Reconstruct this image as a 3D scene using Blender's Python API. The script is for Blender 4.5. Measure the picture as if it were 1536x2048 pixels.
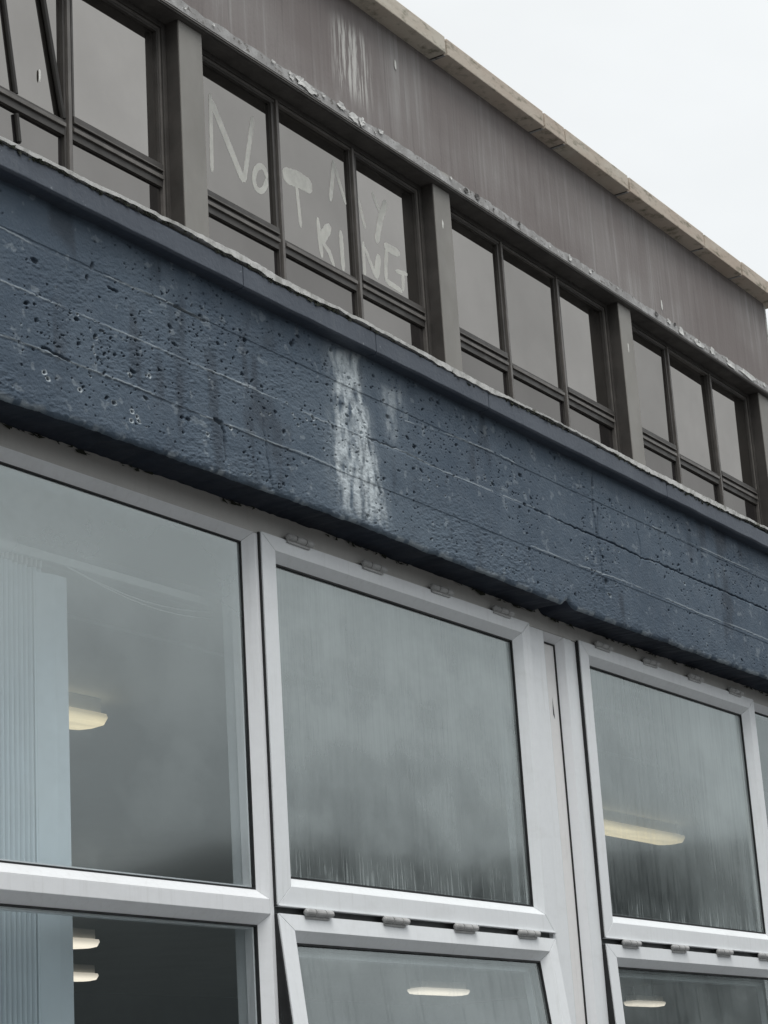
import bpy, bmesh, math, random
import numpy as np
from mathutils import Vector, Matrix

# ---------------------------------------------------------------- clear
for o in list(bpy.data.objects): bpy.data.objects.remove(o)
S = bpy.context.scene
COL = S.collection
random.seed(7); RNG = np.random.default_rng(11)

# ---------------------------------------------------------------- camera
yaw, pitch, roll = math.radians(57.94937), math.radians(16.790585), math.radians(-3.648427)
fw = Vector((math.sin(yaw)*math.cos(pitch), math.cos(yaw)*math.cos(pitch), math.sin(pitch)))
r0 = Vector((math.cos(yaw), -math.sin(yaw), 0)); u0 = r0.cross(fw)
rt = math.cos(roll)*r0 + math.sin(roll)*u0; up = -math.sin(roll)*r0 + math.cos(roll)*u0
cd = bpy.data.cameras.new('camera'); cam = bpy.data.objects.new('camera', cd); COL.objects.link(cam)
M = Matrix(((rt.x, up.x, -fw.x), (rt.y, up.y, -fw.y), (rt.z, up.z, -fw.z)))
cam.matrix_world = Matrix.Translation((-3.56846, -2.554156, -0.461747)) @ M.to_4x4()
cd.sensor_fit = 'HORIZONTAL'; cd.sensor_width = 36.0; cd.lens = 4174.525/1536*36.0
cd.clip_start = 0.05; cd.clip_end = 5000
S.camera = cam
S.render.resolution_x = 768; S.render.resolution_y = 1024

# ---------------------------------------------------------------- sky and sun
SUN_EL, SUN_AZ = math.radians(66), math.radians(215)      # azimuth from +Y clockwise
W = bpy.data.worlds.new('World'); S.world = W; W.use_nodes = True
nt = W.node_tree; nt.nodes.clear()
out = nt.nodes.new('ShaderNodeOutputWorld'); bg = nt.nodes.new('ShaderNodeBackground')
nt.links.new(bg.outputs[0], out.inputs[0]); bg.inputs[1].default_value = 0.1
sky = nt.nodes.new('ShaderNodeTexSky'); sky.sky_type = 'NISHITA'; sky.sun_disc = False
sky.sun_elevation = SUN_EL; sky.sun_rotation = SUN_AZ; sky.air_density = 1.0; sky.dust_density = 4.0
tc = nt.nodes.new('ShaderNodeTexCoord'); sp = nt.nodes.new('ShaderNodeSeparateXYZ'); nt.links.new(tc.outputs['Generated'], sp.inputs[0])
rampn = nt.nodes.new('ShaderNodeValToRGB'); nt.links.new(sp.outputs[2], rampn.inputs[0])      # overcast: brighter overhead
cr = rampn.color_ramp
cr.elements[0].position = 0.0; cr.elements[0].color = (.45, .48, .495, 1)
cr.elements[1].position = 1.0; cr.elements[1].color = (1.36, 1.38, 1.38, 1)
for p_, c_ in ((.16, (.60, .63, .645, 1)), (.28, (.80, .825, .835, 1)), (.5, (.90, .925, .93, 1))):
    e = cr.elements.new(p_); e.color = c_
nz = nt.nodes.new('ShaderNodeTexNoise'); nz.inputs['Scale'].default_value = 3.2; nz.inputs['Detail'].default_value = 5; nz.inputs['Roughness'].default_value = .52
mp = nt.nodes.new('ShaderNodeMapping'); mp.inputs['Scale'].default_value = (1, 1, 2.2); mp.inputs['Location'].default_value = (.3, 1.7, .2)
nt.links.new(tc.outputs['Generated'], mp.inputs[0]); nt.links.new(mp.outputs[0], nz.inputs[0])
mr = nt.nodes.new('ShaderNodeMapRange'); nt.links.new(nz.outputs[0], mr.inputs[0])
mr.inputs[1].default_value = .3; mr.inputs[2].default_value = .7; mr.inputs[3].default_value = 7.6; mr.inputs[4].default_value = 8.6
vm = nt.nodes.new('ShaderNodeVectorMath'); vm.operation = 'SCALE'; nt.links.new(rampn.outputs[0], vm.inputs[0]); nt.links.new(mr.outputs[0], vm.inputs[3])
mx = nt.nodes.new('ShaderNodeMix'); mx.data_type = 'RGBA'; mx.inputs[0].default_value = .93
nt.links.new(sky.outputs[0], mx.inputs[6]); nt.links.new(vm.outputs[0], mx.inputs[7]); nt.links.new(mx.outputs[2], bg.inputs[0])

sd = bpy.data.lights.new('sun', 'SUN'); sd.energy = 1.5; sd.angle = math.radians(40); sd.color = (1, .985, .96)
sun = bpy.data.objects.new('sun', sd); COL.objects.link(sun)
sdir = Vector((math.sin(SUN_AZ)*math.cos(SUN_EL), math.cos(SUN_AZ)*math.cos(SUN_EL), math.sin(SUN_EL)))
sun.rotation_euler = sdir.to_track_quat('Z', 'Y').to_euler(); sun.location = (-6, -10, 14)

S.view_settings.view_transform = 'Standard'; S.view_settings.look = 'None'
S.view_settings.gamma = 1; S.view_settings.exposure = 0.36; S.view_settings.use_curve_mapping = False
S.render.engine = 'CYCLES'
try:
    S.cycles.max_bounces = 10; S.cycles.transparent_max_bounces = 16; S.cycles.glossy_bounces = 5; S.cycles.diffuse_bounces = 4
except Exception: pass

# ---- marks of the formwork and the lettering, metres on their planes (x, z)
RIDGES= [[(-0.9167, 1.2132), (-0.7827, 1.2058), (-0.6616, 1.2098), (-0.5343, 1.214), (-0.4174, 1.2169), (-0.3014, 1.214)], [(-0.9179, 1.1041), (-0.7849, 1.1046), (-0.6339, 1.1046), (-0.4787, 1.1048), (-0.3138, 1.1031), (-0.123, 1.1094)], [(-0.9192, 0.9952), (-0.7872, 0.9979), (-0.6732, 0.9971), (-0.5536, 0.9999), (-0.4114, 0.998), (-0.2729, 0.9968), (-0.1306, 1.0043)], [(-0.3191, 1.1054), (-0.1701, 1.1056), (0.0092, 1.1025), (0.1225, 1.1001), (0.2171, 1.1058), (0.3063, 1.1071), (0.4759, 1.1131), (0.6539, 1.1064), (0.8933, 1.111)], [(-0.3254, 0.996), (-0.2456, 0.9996), (-0.1077, 0.9977), (0.068, 1.0032), (0.2066, 0.9998)], [(0.4857, 1.1949), (0.7148, 1.2133), (0.9098, 1.2203)], [(1.0764, 1.0026), (1.3685, 1.0033), (1.6003, 1.0081), (1.824, 1.0088), (2.1225, 1.004), (2.4489, 1.0106), (2.6365, 1.0078)], [(1.836, 1.2174), (2.1769, 1.2233), (2.3717, 1.2232), (2.7004, 1.2295)], [(0.946, 1.22), (1.0188, 1.2186)], [(0.9473, 1.1114), (1.1141, 1.1155)]]
CRACKS= [[(1.3076, 1.1093), (1.461, 1.1094), (1.6541, 1.1084), (1.7309, 1.1032), (1.8469, 1.1105), (2.0862, 1.1088), (2.3427, 1.1129), (2.6664, 1.1115)], [(1.1132, 1.1105), (1.3075, 1.109), (1.4713, 1.1087)], [(1.488, 1.1939), (1.4779, 1.1155), (1.4767, 1.0296), (1.4828, 0.9807), (1.4769, 0.9249)], [(1.4723, 1.3028), (1.4602, 1.2128), (1.4666, 1.1381), (1.4672, 1.0877)], [(0.2687, 1.2978), (0.2704, 1.2351), (0.2769, 1.1788), (0.3081, 1.1244), (0.3256, 1.0568), (0.3415, 1.0128), (0.359, 0.9835)], [(-0.2758, 0.9991), (-0.2491, 0.9972), (-0.2413, 0.978), (-0.2398, 0.9553), (-0.239, 0.9211)], [(-0.4004, 1.2145), (-0.3543, 1.2133), (-0.2955, 1.2139)], [(-0.8064, 1.0028), (-0.7628, 1.0015), (-0.7284, 0.9973)], [(1.7292, 1.1998), (1.741, 1.1497), (1.7433, 1.1083), (1.7198, 1.0775)], [(-0.1021, 1.0727), (-0.0996, 1.0109), (-0.0867, 0.9476), (-0.0767, 0.8926)], [(0.3063, 1.1071), (0.4327, 1.1122), (0.6539, 1.1064)]]
STREAK= [[(0.1558, 1.2926), (0.3146, 1.3269), (0.2912, 1.2449), (0.3188, 1.1654), (0.331, 1.0821), (0.3828, 0.9717), (0.378, 0.890), (0.180, 0.888), (0.1587, 1.0037), (0.1636, 1.1607)], [(0.3771, 1.2689), (0.4726, 1.2763), (0.4564, 1.1384), (0.4083, 1.1012), (0.382, 1.157)]]
LETTERS= [('N', [(2.2043, 3.41), (2.1945, 3.0769)], 6), ('N', [(2.203, 3.3882), (2.3959, 3.1105)], 10), ('N', [(2.3992, 3.1117), (2.4776, 3.4216)], 7), ('O', [(2.5515, 3.1828), (2.5466, 3.1604), (2.5359, 3.139), (2.521, 3.1219), (2.5043, 3.1116), (2.4883, 3.1098), (2.4753, 3.1166), (2.4674, 3.131), (2.4657, 3.1507), (2.4705, 3.173), (2.481, 3.1944), (2.4957, 3.2116), (2.5125, 3.2221), (2.5287, 3.2241), (2.5418, 3.2174), (2.5498, 3.2029), (2.5515, 3.1828)], 7), ('T', [(2.6649, 3.2435), (2.7695, 3.2608), (2.8689, 3.2607)], 20), ('T', [(2.7566, 3.2449), (2.7723, 3.0497)], 6), ('M', [(2.9992, 3.2488), (3.0424, 3.4465)], 7), ('M', [(3.0416, 3.4385), (3.1156, 3.2759)], 6), ('M', [(3.21, 3.3446), (3.256, 3.2154)], 6), ('Y', [(3.328, 3.4111), (3.3804, 3.3328)], 6), ('Y', [(3.4386, 3.4085), (3.3813, 3.3059), (3.3376, 3.1786)], 10), ('K', [(2.8981, 3.1394), (2.9033, 3.0446), (2.9141, 2.9668)], 7), ('K', [(2.9856, 3.1339), (2.9412, 3.0793), (2.9121, 3.0347)], 13), ('K', [(2.9129, 3.0436), (2.9698, 3.0114), (2.9998, 2.9567)], 7), ('I', [(3.0628, 3.1391), (3.0666, 2.9599)], 8), ('N', [(3.2323, 3.1475), (3.2269, 2.9837)], 6), ('N', [(3.2419, 3.1258), (3.317, 3.0087)], 6), ('N', [(3.3495, 3.1266), (3.317, 3.0087)], 11), ('G', [(3.5207, 3.189), (3.4584, 3.1861), (3.3973, 3.1879)], 11), ('G', [(3.42, 3.1867), (3.3994, 3.0985), (3.394, 3.0231)], 7), ('G', [(3.3895, 3.0235), (3.5203, 3.0136)], 7), ('G', [(3.5271, 3.0185), (3.5391, 3.1067)], 7), ('G', [(3.4788, 3.0959), (3.5741, 3.1109)], 6)]
# ---------------------------------------------------------------- helpers
def link(o, parent=None):
    COL.objects.link(o)
    if parent: o.parent = parent
    return o
class MB:
    def __init__(s): s.v = []; s.f = []
    def add(s, vs, fs):
        b = len(s.v); s.v += [tuple(v) for v in vs]; s.f += [tuple(b+i for i in f) for f in fs]; return s
    def box(s, x0, x1, y0, y1, z0, z1):
        v = [(x, y, z) for x in (x0, x1) for y in (y0, y1) for z in (z0, z1)]
        return s.add(v, [(0,1,3,2),(4,6,7,5),(0,4,5,1),(2,3,7,6),(0,2,6,4),(1,5,7,3)])
    def prism(s, prof, a, b, axis='x'):
        """profile [(u,w)] extruded between a and b. axis x: (y,z); axis z: (x,y)"""
        n = len(prof); vs = []
        for t in (a, b):
            for (p, q) in prof: vs.append((t, p, q) if axis == 'x' else (p, q, t))
        fs = [(i, (i+1) % n, n+(i+1) % n, n+i) for i in range(n)] + [tuple(range(n))[::-1], tuple(range(n, 2*n))]
        return s.add(vs, fs)
    def tube(s, pts, r, n=8):
        pts = [Vector(p) for p in pts]; rings = []
        for i, p in enumerate(pts):
            d = (pts[min(i+1, len(pts)-1)] - pts[max(i-1, 0)]).normalized()
            a = d.cross(Vector((0, 0, 1)));
            if a.length < .01: a = d.cross(Vector((1, 0, 0)))
            a.normalize(); b = d.cross(a); rr = r[i] if isinstance(r, (list, tuple)) else r
            rings.append([p + rr*(math.cos(2*math.pi*k/n)*a + math.sin(2*math.pi*k/n)*b) for k in range(n)])
        vs = [v for R in rings for v in R]; fs = []
        for i in range(len(rings)-1):
            for k in range(n): fs.append((i*n+k, i*n+(k+1) % n, (i+1)*n+(k+1) % n, (i+1)*n+k))
        fs += [tuple(range(n))[::-1], tuple((len(rings)-1)*n+k for k in range(n))]
        return s.add(vs, fs)
    def mesh(s, name):
        me = bpy.data.meshes.new(name); me.from_pydata(s.v, [], s.f)
        bm = bmesh.new(); bm.from_mesh(me); bmesh.ops.recalc_face_normals(bm, faces=bm.faces); bm.to_mesh(me); bm.free()
        return me
    def build(s, name, mat, parent=None, bevel=0, smooth=False):
        me = s.mesh(name); me.materials.append(mat)
        if smooth: me.polygons.foreach_set('use_smooth', [True]*len(me.polygons))
        o = link(bpy.data.objects.new(name, me), parent)
        if bevel:
            m = o.modifiers.new('bevel', 'BEVEL'); m.width = bevel; m.segments = 2; m.limit_method = 'ANGLE'; m.angle_limit = .6
        return o
def empty(name, loc=(0, 0, 0)):
    o = bpy.data.objects.new(name, None); o.empty_display_size = .1; o.location = loc; COL.objects.link(o); return o
def tag(o, label=None, cat=None, group=None, kind=None):
    for k, v in (('label', label), ('category', cat), ('group', group), ('kind', kind)):
        if v: o[k] = v
    return o

# ---- value noise (numpy)
_G = {}
def vnoise(X, Z, sx, sz, seed):
    if seed not in _G: _G[seed] = np.random.default_rng(seed).random((512, 512)).astype(np.float32)
    g = _G[seed]
    u = X*sx + 1000.3; w = Z*sz + 1000.7
    i = np.floor(u).astype(int); j = np.floor(w).astype(int); fu = u-i; fw_ = w-j
    fu = fu*fu*(3-2*fu); fw_ = fw_*fw_*(3-2*fw_)
    i0, i1, j0, j1 = i % 512, (i+1) % 512, j % 512, (j+1) % 512
    return (g[i0, j0]*(1-fu)+g[i1, j0]*fu)*(1-fw_) + (g[i0, j1]*(1-fu)+g[i1, j1]*fu)*fw_
def fbm(X, Z, s, seed, octv=4, ax=1.0):
    a, t, n = .5, 0, 0
    for k in range(octv):
        n = n + a*vnoise(X, Z, s*ax*2**k, s*2**k, seed+k); t += a; a *= .55
    return n/t
def sstep(a, b, x):
    t = np.clip((x-a)/(b-a), 0, 1); return t*t*(3-2*t)
def polydist(X, Z, pts):
    d = np.full(X.shape, 9.0)
    for (a, b) in zip(pts[:-1], pts[1:]):
        ax, az = a; bx, bz = b; L2 = (bx-ax)**2+(bz-az)**2
        t = np.clip(((X-ax)*(bx-ax)+(Z-az)*(bz-az))/L2, 0, 1)
        d = np.minimum(d, np.hypot(X-(ax+t*(bx-ax)), Z-(az+t*(bz-az))))
    return d
def inpoly(X, Z, pts):
    r = np.zeros(X.shape, bool)
    for (x0, z0), (x1, z1) in zip(pts, pts[1:]+pts[:1]):
        c = ((z0 > Z) != (z1 > Z)); xx = (x1-x0)*(Z-z0)/((z1-z0) if abs(z1-z0) > 1e-9 else 1e-9)+x0
        r ^= c & (X < xx)
    return r

# ---- materials
class NT:
    def __init__(s, name):
        s.m = bpy.data.materials.new(name); s.m.use_nodes = True; s.t = s.m.node_tree; s.t.nodes.clear()
        s.out = s.n('ShaderNodeOutputMaterial')
    def n(s, ty, **kw):
        nd = s.t.nodes.new(ty)
        for k, v in kw.items(): setattr(nd, k, v)
        return nd
    def l(s, a, b): s.t.links.new(a, b)
    def setv(s, sock, v):
        if hasattr(v, 'links'): s.l(v, sock)
        else: sock.default_value = v
    def coord(s, scale=(1, 1, 1), loc=(0, 0, 0)):
        tc = s.n('ShaderNodeTexCoord'); mp = s.n('ShaderNodeMapping'); mp.inputs['Scale'].default_value = scale; mp.inputs['Location'].default_value = loc
        s.l(tc.outputs['Object'], mp.inputs[0]); return mp.outputs[0]
    def noise(s, scale, detail=4, rough=.55, vscale=(1, 1, 1), loc=(0, 0, 0), dist=0.0):
        nd = s.n('ShaderNodeTexNoise'); nd.inputs['Scale'].default_value = scale; nd.inputs['Distortion'].default_value = dist; nd.inputs['Detail'].default_value = detail; nd.inputs['Roughness'].default_value = rough
        s.l(s.coord(vscale, loc), nd.inputs[0]); return nd.outputs[0]
    def rng(s, v, a, b, c=0.0, d=1.0, smooth=True):
        nd = s.n('ShaderNodeMapRange'); nd.interpolation_type = 'SMOOTHSTEP' if smooth else 'LINEAR'
        s.setv(nd.inputs[0], v)
        for i, q in zip((1, 2, 3, 4), (a, b, c, d)): nd.inputs[i].default_value = q
        return nd.outputs[0]
    def math(s, op, a, b=0.0, c=None):
        nd = s.n('ShaderNodeMath'); nd.operation = op; nd.use_clamp = False
        s.setv(nd.inputs[0], a); s.setv(nd.inputs[1], b)
        if c is not None: s.setv(nd.inputs[2], c)
        return nd.outputs[0]
    def mix(s, f, a, b, blend='MIX'):
        nd = s.n('ShaderNodeMix'); nd.data_type = 'RGBA'; nd.blend_type = blend; s.setv(nd.inputs[0], f)
        s.setv(nd.inputs[6], a if hasattr(a, 'links') else (*a, 1)); s.setv(nd.inputs[7], b if hasattr(b, 'links') else (*b, 1)); return nd.outputs[2]
    def xyz(s):
        tc = s.n('ShaderNodeTexCoord'); sp = s.n('ShaderNodeSeparateXYZ'); s.l(tc.outputs['Object'], sp.inputs[0]); return sp.outputs
    def bump(s, h, dist=.002, strength=.6):
        b = s.n('ShaderNodeBump'); b.inputs['Distance'].default_value = dist; b.inputs['Strength'].default_value = strength; s.l(h, b.inputs['Height']); return b.outputs[0]
    def principled(s, color, rough=.6, metal=0.0, normal=None, spec=.5):
        p = s.n('ShaderNodeBsdfPrincipled'); s.setv(p.inputs['Base Color'], color if hasattr(color, 'links') else (*color, 1))
        s.setv(p.inputs['Roughness'], rough); p.inputs['Metallic'].default_value = metal; p.inputs['Specular IOR Level'].default_value = spec
        if normal: s.l(normal, p.inputs['Normal'])
        return p.outputs[0]
    def done(s, shader): s.l(shader, s.out.inputs[0]); return s.m

def simple(name, c, rough=.6, var=.12, scale=14, bumpd=0.0, spec=.5, vscale=(1, 1, 1), metal=0):
    t = NT(name); n = t.noise(scale, 5, .6, vscale)
    lo = tuple(x*(1-var) for x in c); hi = tuple(min(1, x*(1+var)) for x in c)
    nr = t.bump(t.noise(scale*9, 3), bumpd, .5) if bumpd else None
    return t.done(t.principled(t.mix(t.rng(n, .3, .7), lo, hi), t.rng(t.noise(scale*1.7, 3), .3, .7, rough*.85, min(1, rough*1.15)), metal, nr, spec))

M_ = {}
def frame_mat(name, base):
    t = NT(name)
    dirt = t.rng(t.noise(5, 6, .65, (1, 1, 2.5)), .5, .78); fine = t.noise(60, 3, .6)
    streak = t.rng(t.noise(9, 4, .6, (9, 9, .6)), .5, .8)
    c = t.mix(t.math('MULTIPLY', dirt, .25), base, tuple(x*q for x, q in zip(base, (.70, .69, .66))))
    c = t.mix(t.math('MULTIPLY', streak, .22), c, tuple(x*q for x, q in zip(base, (.62, .61, .57))))
    c = t.mix(t.rng(fine, .35, .7, 0, .12), c, tuple(x*.8 for x in base))
    return t.done(t.principled(c, t.rng(fine, .3, .7, .34, .5), 0, t.bump(t.noise(35, 4), .0008, .25), .45))
M_['alu'] = frame_mat('powder_coated_grey', (.82, .835, .85))
M_['alu2'] = frame_mat('powder_coated_pale', (.84, .865, .88))
M_['gasket'] = simple('black_rubber', (.012, .013, .014), .7, .2)
M_['gap'] = simple('dark_recess_paint', (.10, .105, .105), .7, .25)
M_['hinge'] = simple('hinge_metal', (.36, .36, .355), .35, .2, 40, .0006)
M_['alu_dirt_shade'] = frame_mat('grimy_shaded_head_rail', (.50, .49, .465))  # grime plus the overhanging band's shade put into one darker tone
M_['panel'] = frame_mat('white_panel', (.84, .83, .82))
M_['bronze'] = simple('bronze_frame', (.060, .055, .050), .5, .2, 9, .0006)
M_['bronze_hi'] = simple('weathered_bronze', (.135, .125, .115), .48, .2, 12, .0006)
M_['pillar'] = simple('grey_brown_pillar_paint', (.26, .25, .23), .6, .10, 4, .0006, vscale=(1, 1, .5))
M_['rail'] = simple('dark_grey_rail', (.085, .08, .075), .55, .25, 10, .001)
M_['rod'] = simple('dark_rod', (.02, .018, .015), .5, .2)
M_['ceil'] = simple('ceiling_paint', (.80, .83, .82), .8, .05, 2)
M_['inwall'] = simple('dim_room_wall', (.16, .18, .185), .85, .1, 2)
M_['blind'] = simple('pale_blue_blind', (.80, .87, .92), .65, .05, 5)
M_['white_plastic'] = simple('white_plastic', (.72, .72, .70), .5, .05)
M_['asphalt'] = simple('wet_asphalt', (.045, .045, .046), .55, .3, 3, .004)
M_['bluewall'] = simple('blue_painted_wall', (.095, .13, .175), .6, .15, 6, .003)
M_['splat'] = simple('bird_dropping', (.72, .72, .68), .8, .1, 40)
M_['soffit_shade'] = simple('navy_soffit_shade', (.020, .026, .039), .75, .2, 8, .003, .2)  # shade under the band painted in as a darker navy
M_['roof'] = simple('felt_roof', (.09, .09, .09), .9, .2, 6, .004)
M_['moss'] = simple('dark_moss', (.020, .024, .014), .95, .5, 60, .003)

def mat_lens():
    t = NT('lamp_lens'); e = t.n('ShaderNodeEmission'); e.inputs[0].default_value = (1, .82, .50, 1)
    x, y, z = t.xyz(); ridge = t.rng(t.noise(1, 2, .5, (3, 40, 40)), .3, .7, .82, 1.08); t.setv(e.inputs[1], t.math('MULTIPLY', t.rng(z, -.096, -.060, .74, .34), ridge))
    return t.done(e.outputs[0])
M_['lens'] = mat_lens()
def mat_lens2():
    t = NT('lamp_lens_white'); e = t.n('ShaderNodeEmission'); e.inputs[0].default_value = (1, .88, .72, 1)
    x, y, z = t.xyz(); t.setv(e.inputs[1], t.rng(z, -.096, -.060, 1.15, .55))
    return t.done(e.outputs[0])
M_['lens2'] = mat_lens2()

def mat_glass(name, fog=None, tint=(.95, .965, .97), ior=2.7, rough=.085, wave=.12):
    """double glazing seen from outside: Fresnel mirror over a clear pane, with an optional film of condensation or of painted sky brightness"""
    t = NT(name)
    fr = t.n('ShaderNodeFresnel'); fr.inputs[0].default_value = ior
    nb = t.bump(t.noise(2.2, 2, .4), .004 if wave < .5 else .02, wave)
    gl = t.n('ShaderNodeBsdfGlossy'); gl.inputs['Roughness'].default_value = rough; gl.inputs[0].default_value = (.91, .98, .97, 1); t.l(nb, gl.inputs['Normal'])
    tr = t.n('ShaderNodeBsdfTransparent'); tr.inputs[0].default_value = (*tint, 1)
    body = tr.outputs[0]
    if fog:
        x, y, z = t.xyz()
        amt = fog(t, x, y, z); gb = t.n('ShaderNodeNewGeometry'); amt = t.math('MULTIPLY', amt, t.math('SUBTRACT', 1.0, gb.outputs['Backfacing']))
        df = t.n('ShaderNodeBsdfDiffuse'); df.inputs[0].default_value = (.62, .69, .69, 1)
        tl = t.n('ShaderNodeBsdfTranslucent'); tl.inputs[0].default_value = (.62, .67, .655, 1)
        ms = t.n('ShaderNodeMixShader'); ms.inputs[0].default_value = .35; t.l(df.outputs[0], ms.inputs[1]); t.l(tl.outputs[0], ms.inputs[2])
        m2 = t.n('ShaderNodeMixShader'); t.setv(m2.inputs[0], amt); t.l(body, m2.inputs[1]); t.l(ms.outputs[0], m2.inputs[2]); body = m2.outputs[0]
    ge = t.n('ShaderNodeNewGeometry'); fac = t.math('MULTIPLY', fr.outputs[0], t.math('SUBTRACT', 1.0, ge.outputs['Backfacing']))
    m3 = t.n('ShaderNodeMixShader'); t.l(fac, m3.inputs[0]); t.l(body, m3.inputs[1]); t.l(gl.outputs[0], m3.inputs[2])
    return t.done(m3.outputs[0])
def fog_a(t, x, y, z):       # heavy breath of condensation, thinning downwards, with runs
    base = t.rng(z, .04, .75, .22, .66, False)
    runs = t.noise(1, 5, .68, (110, 1, 3.6), dist=1.6); clear = t.rng(runs, .40, .75, 0, .13)
    cloud = t.noise(4.5, 4, .55, (1, 1, 1.3)); c2 = t.rng(cloud, .3, .7, -.15, .14)
    drip = t.math('MULTIPLY', t.rng(z, .085, .20, 1, 0), t.rng(t.noise(1, 3, .6, (150, 1, 7)), .50, .68, 0, .55))
    a = t.math('SUBTRACT', t.math('ADD', base, c2), clear); return t.math('MAXIMUM', .04, t.math('ADD', a, drip))
def fog_b(t, x, y, z):       # fogged on the right half, clear lower left
    side = t.rng(x, 1.75, 2.45, .0, .34); base = t.rng(z, .10, .75, .10, .52, False)
    runs = t.noise(1, 5, .68, (60, 1, 2.4), (3, 0, 1), dist=1.0); clear = t.rng(runs, .40, .70, 0, .15)
    cloud = t.rng(t.noise(4, 4, .55, (1, 1, 1.3), (5, 0, 2)), .3, .7, -.08, .10)
    drip = t.math('MULTIPLY', t.rng(z, .085, .18, 1, 0), t.rng(t.noise(1, 3, .6, (130, 1, 7), (2, 0, 0)), .52, .68, 0, .6))
    a = t.math('SUBTRACT', t.math('ADD', t.math('ADD', base, side), cloud), clear); return t.math('MAXIMUM', .03, t.math('ADD', a, drip))
def fog_c(t, x, y, z):       # light smears
    cloud = t.rng(t.noise(3.2, 5, .6, (1, 1, 1.6), (1, 0, 3)), .35, .75, .18, .40)
    runs = t.rng(t.noise(1, 4, .6, (60, 1, 3)), .5, .7, 0, .10); return t.math('MAXIMUM', .03, t.math('SUBTRACT', cloud, runs))
def painted_sky_film(t, x, y, z):  # pale film: reflected sky and clouds painted in, brighter towards the top
    c = t.rng(t.noise(2.4, 5, .55, (1, 1, 1.3), (1, 0, 3)), .30, .72, -.10, .18)
    return t.math('MAXIMUM', .01, t.math('ADD', c, t.rng(z, .34, .82, .0, .50)))
M_['glass'] = mat_glass('clear_glazing_painted_sky', painted_sky_film)
M_['glass_clear'] = mat_glass('clean_glazing', None)
M_['glass_a'] = mat_glass('fogged_glazing', fog_a)
M_['glass_b'] = mat_glass('partly_fogged_glazing', fog_b)
M_['glass_c'] = mat_glass('smeared_glazing', fog_c, rough=.03, wave=.9)

def mat_mirror(name, refl, dark):
    t = NT(name)
    gl = t.n('ShaderNodeBsdfGlossy'); gl.inputs['Roughness'].default_value = .03; gl.inputs[0].default_value = (1, .955, .905, 1)
    t.l(t.bump(t.noise(1.6, 2, .4), .004, .10), gl.inputs['Normal'])
    df = t.n('ShaderNodeBsdfDiffuse'); t.setv(df.inputs[0], t.mix(t.rng(t.noise(3, 5), .3, .75), dark, tuple(q*1.5 for q in dark)))
    ob = t.n('ShaderNodeObjectInfo'); fc = t.math('MULTIPLY', t.rng(t.noise(2.3, 4, .6), .2, .8, refl*.92, refl*1.08), t.rng(ob.outputs['Random'], 0, 1, .86, 1.16, False))
    m = t.n('ShaderNodeMixShader'); t.setv(m.inputs[0], fc); t.l(df.outputs[0], m.inputs[1]); t.l(gl.outputs[0], m.inputs[2])
    return t.done(m.outputs[0])
M_['mirror'] = mat_mirror('tinted_reflective_glass', .31, (.014, .013, .012))
M_['mirror2'] = mat_mirror('tinted_reflective_glass_lower', .215, (.014, .013, .014))

def mat_brown():
    t = NT('stained_brown_render')
    x, y, z = t.xyz()
    st = t.noise(1, 5, .65, (26, 26, .9)); st2 = t.noise(1, 4, .6, (70, 70, 2.2)); big = t.noise(1.1, 4, .5, (1, 1, 1.4))
    c = t.mix(t.rng(big, .35, .7), (.222, .197, .190), (.285, .264, .256))
    c = t.mix(t.math('MULTIPLY', t.rng(st, .46, .72), t.rng(big, .4, .62, .12, .65)), c, (.40, .39, .38))
    c = t.mix(t.rng(st2, .52, .75, 0, .35), c, (.13, .118, .113))
    # white bloom, broken into runs
    gx = t.rng(t.math('ABSOLUTE', t.math('SUBTRACT', x, 3.07)), .06, .19, 1, 0)
    gz = t.math('MULTIPLY', t.rng(z, 3.66, 3.80, 0, 1), t.rng(z, 3.99, 4.10, 1, 0))
    run = t.rng(t.noise(1, 5, .7, (60, 60, 3.2), (.4, 0, 0)), .46, .58)
    c = t.mix(t.math('MULTIPLY', t.math('MULTIPLY', gx, gz), t.math('MULTIPLY', run, .85)), c, (.66, .65, .62))
    nr = t.bump(t.math('ADD', t.noise(55, 4), t.noise(1, 3, .5, (60, 60, 3))), .004, .35)
    return t.done(t.principled(c, .82, 0, nr, .25))
M_['brown'] = mat_brown()
def mat_coping():
    t = NT('tan_coping_stone')
    n = t.noise(2.4, 5, .6, (1, 1, 3)); n2 = t.noise(11, 5, .65, (1, 1, 2.5)); sp_ = t.noise(45, 4, .6)
    ob = t.n('ShaderNodeObjectInfo')
    c = t.mix(t.rng(n, .35, .68), (.50, .425, .35), (.60, .56, .48))
    c = t.mix(t.rng(ob.outputs['Random'], 0, 1, 0, .45), c, (.51, .42, .35))
    c = t.mix(t.math('MULTIPLY', t.rng(n2, .50, .72), .8), c, (.13, .13, .085))
    c = t.mix(t.rng(sp_, .60, .75, 0, .5), c, (.62, .58, .50))
    return t.done(t.principled(c, .85, 0, t.bump(t.noise(70, 4), .004, .4), .25))
M_['coping'] = mat_coping()
def mat_strip():
    t = NT('peeling_grey_paint')
    n = t.noise(12, 6, .7); n2 = t.noise(30, 5, .7, (1, 1, 1.4), (2, 1, 0))
    c = t.mix(t.rng(n, .4, .62), (.30, .295, .29), (.42, .42, .415))
    c = t.mix(t.rng(n2, .58, .63), c, (.16, .15, .14)); c = t.mix(t.rng(n2, .36, .31), c, (.60, .60, .58))
    rust = t.rng(t.noise(3.1, 3, .5, (1, 1, 1), (0, 4, 1)), .66, .74, 0, .6); c = t.mix(rust, c, (.22, .18, .10))
    return t.done(t.principled(c, .7, 0, t.bump(n2, .004, .7), .3))
M_['strip'] = mat_strip()
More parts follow.
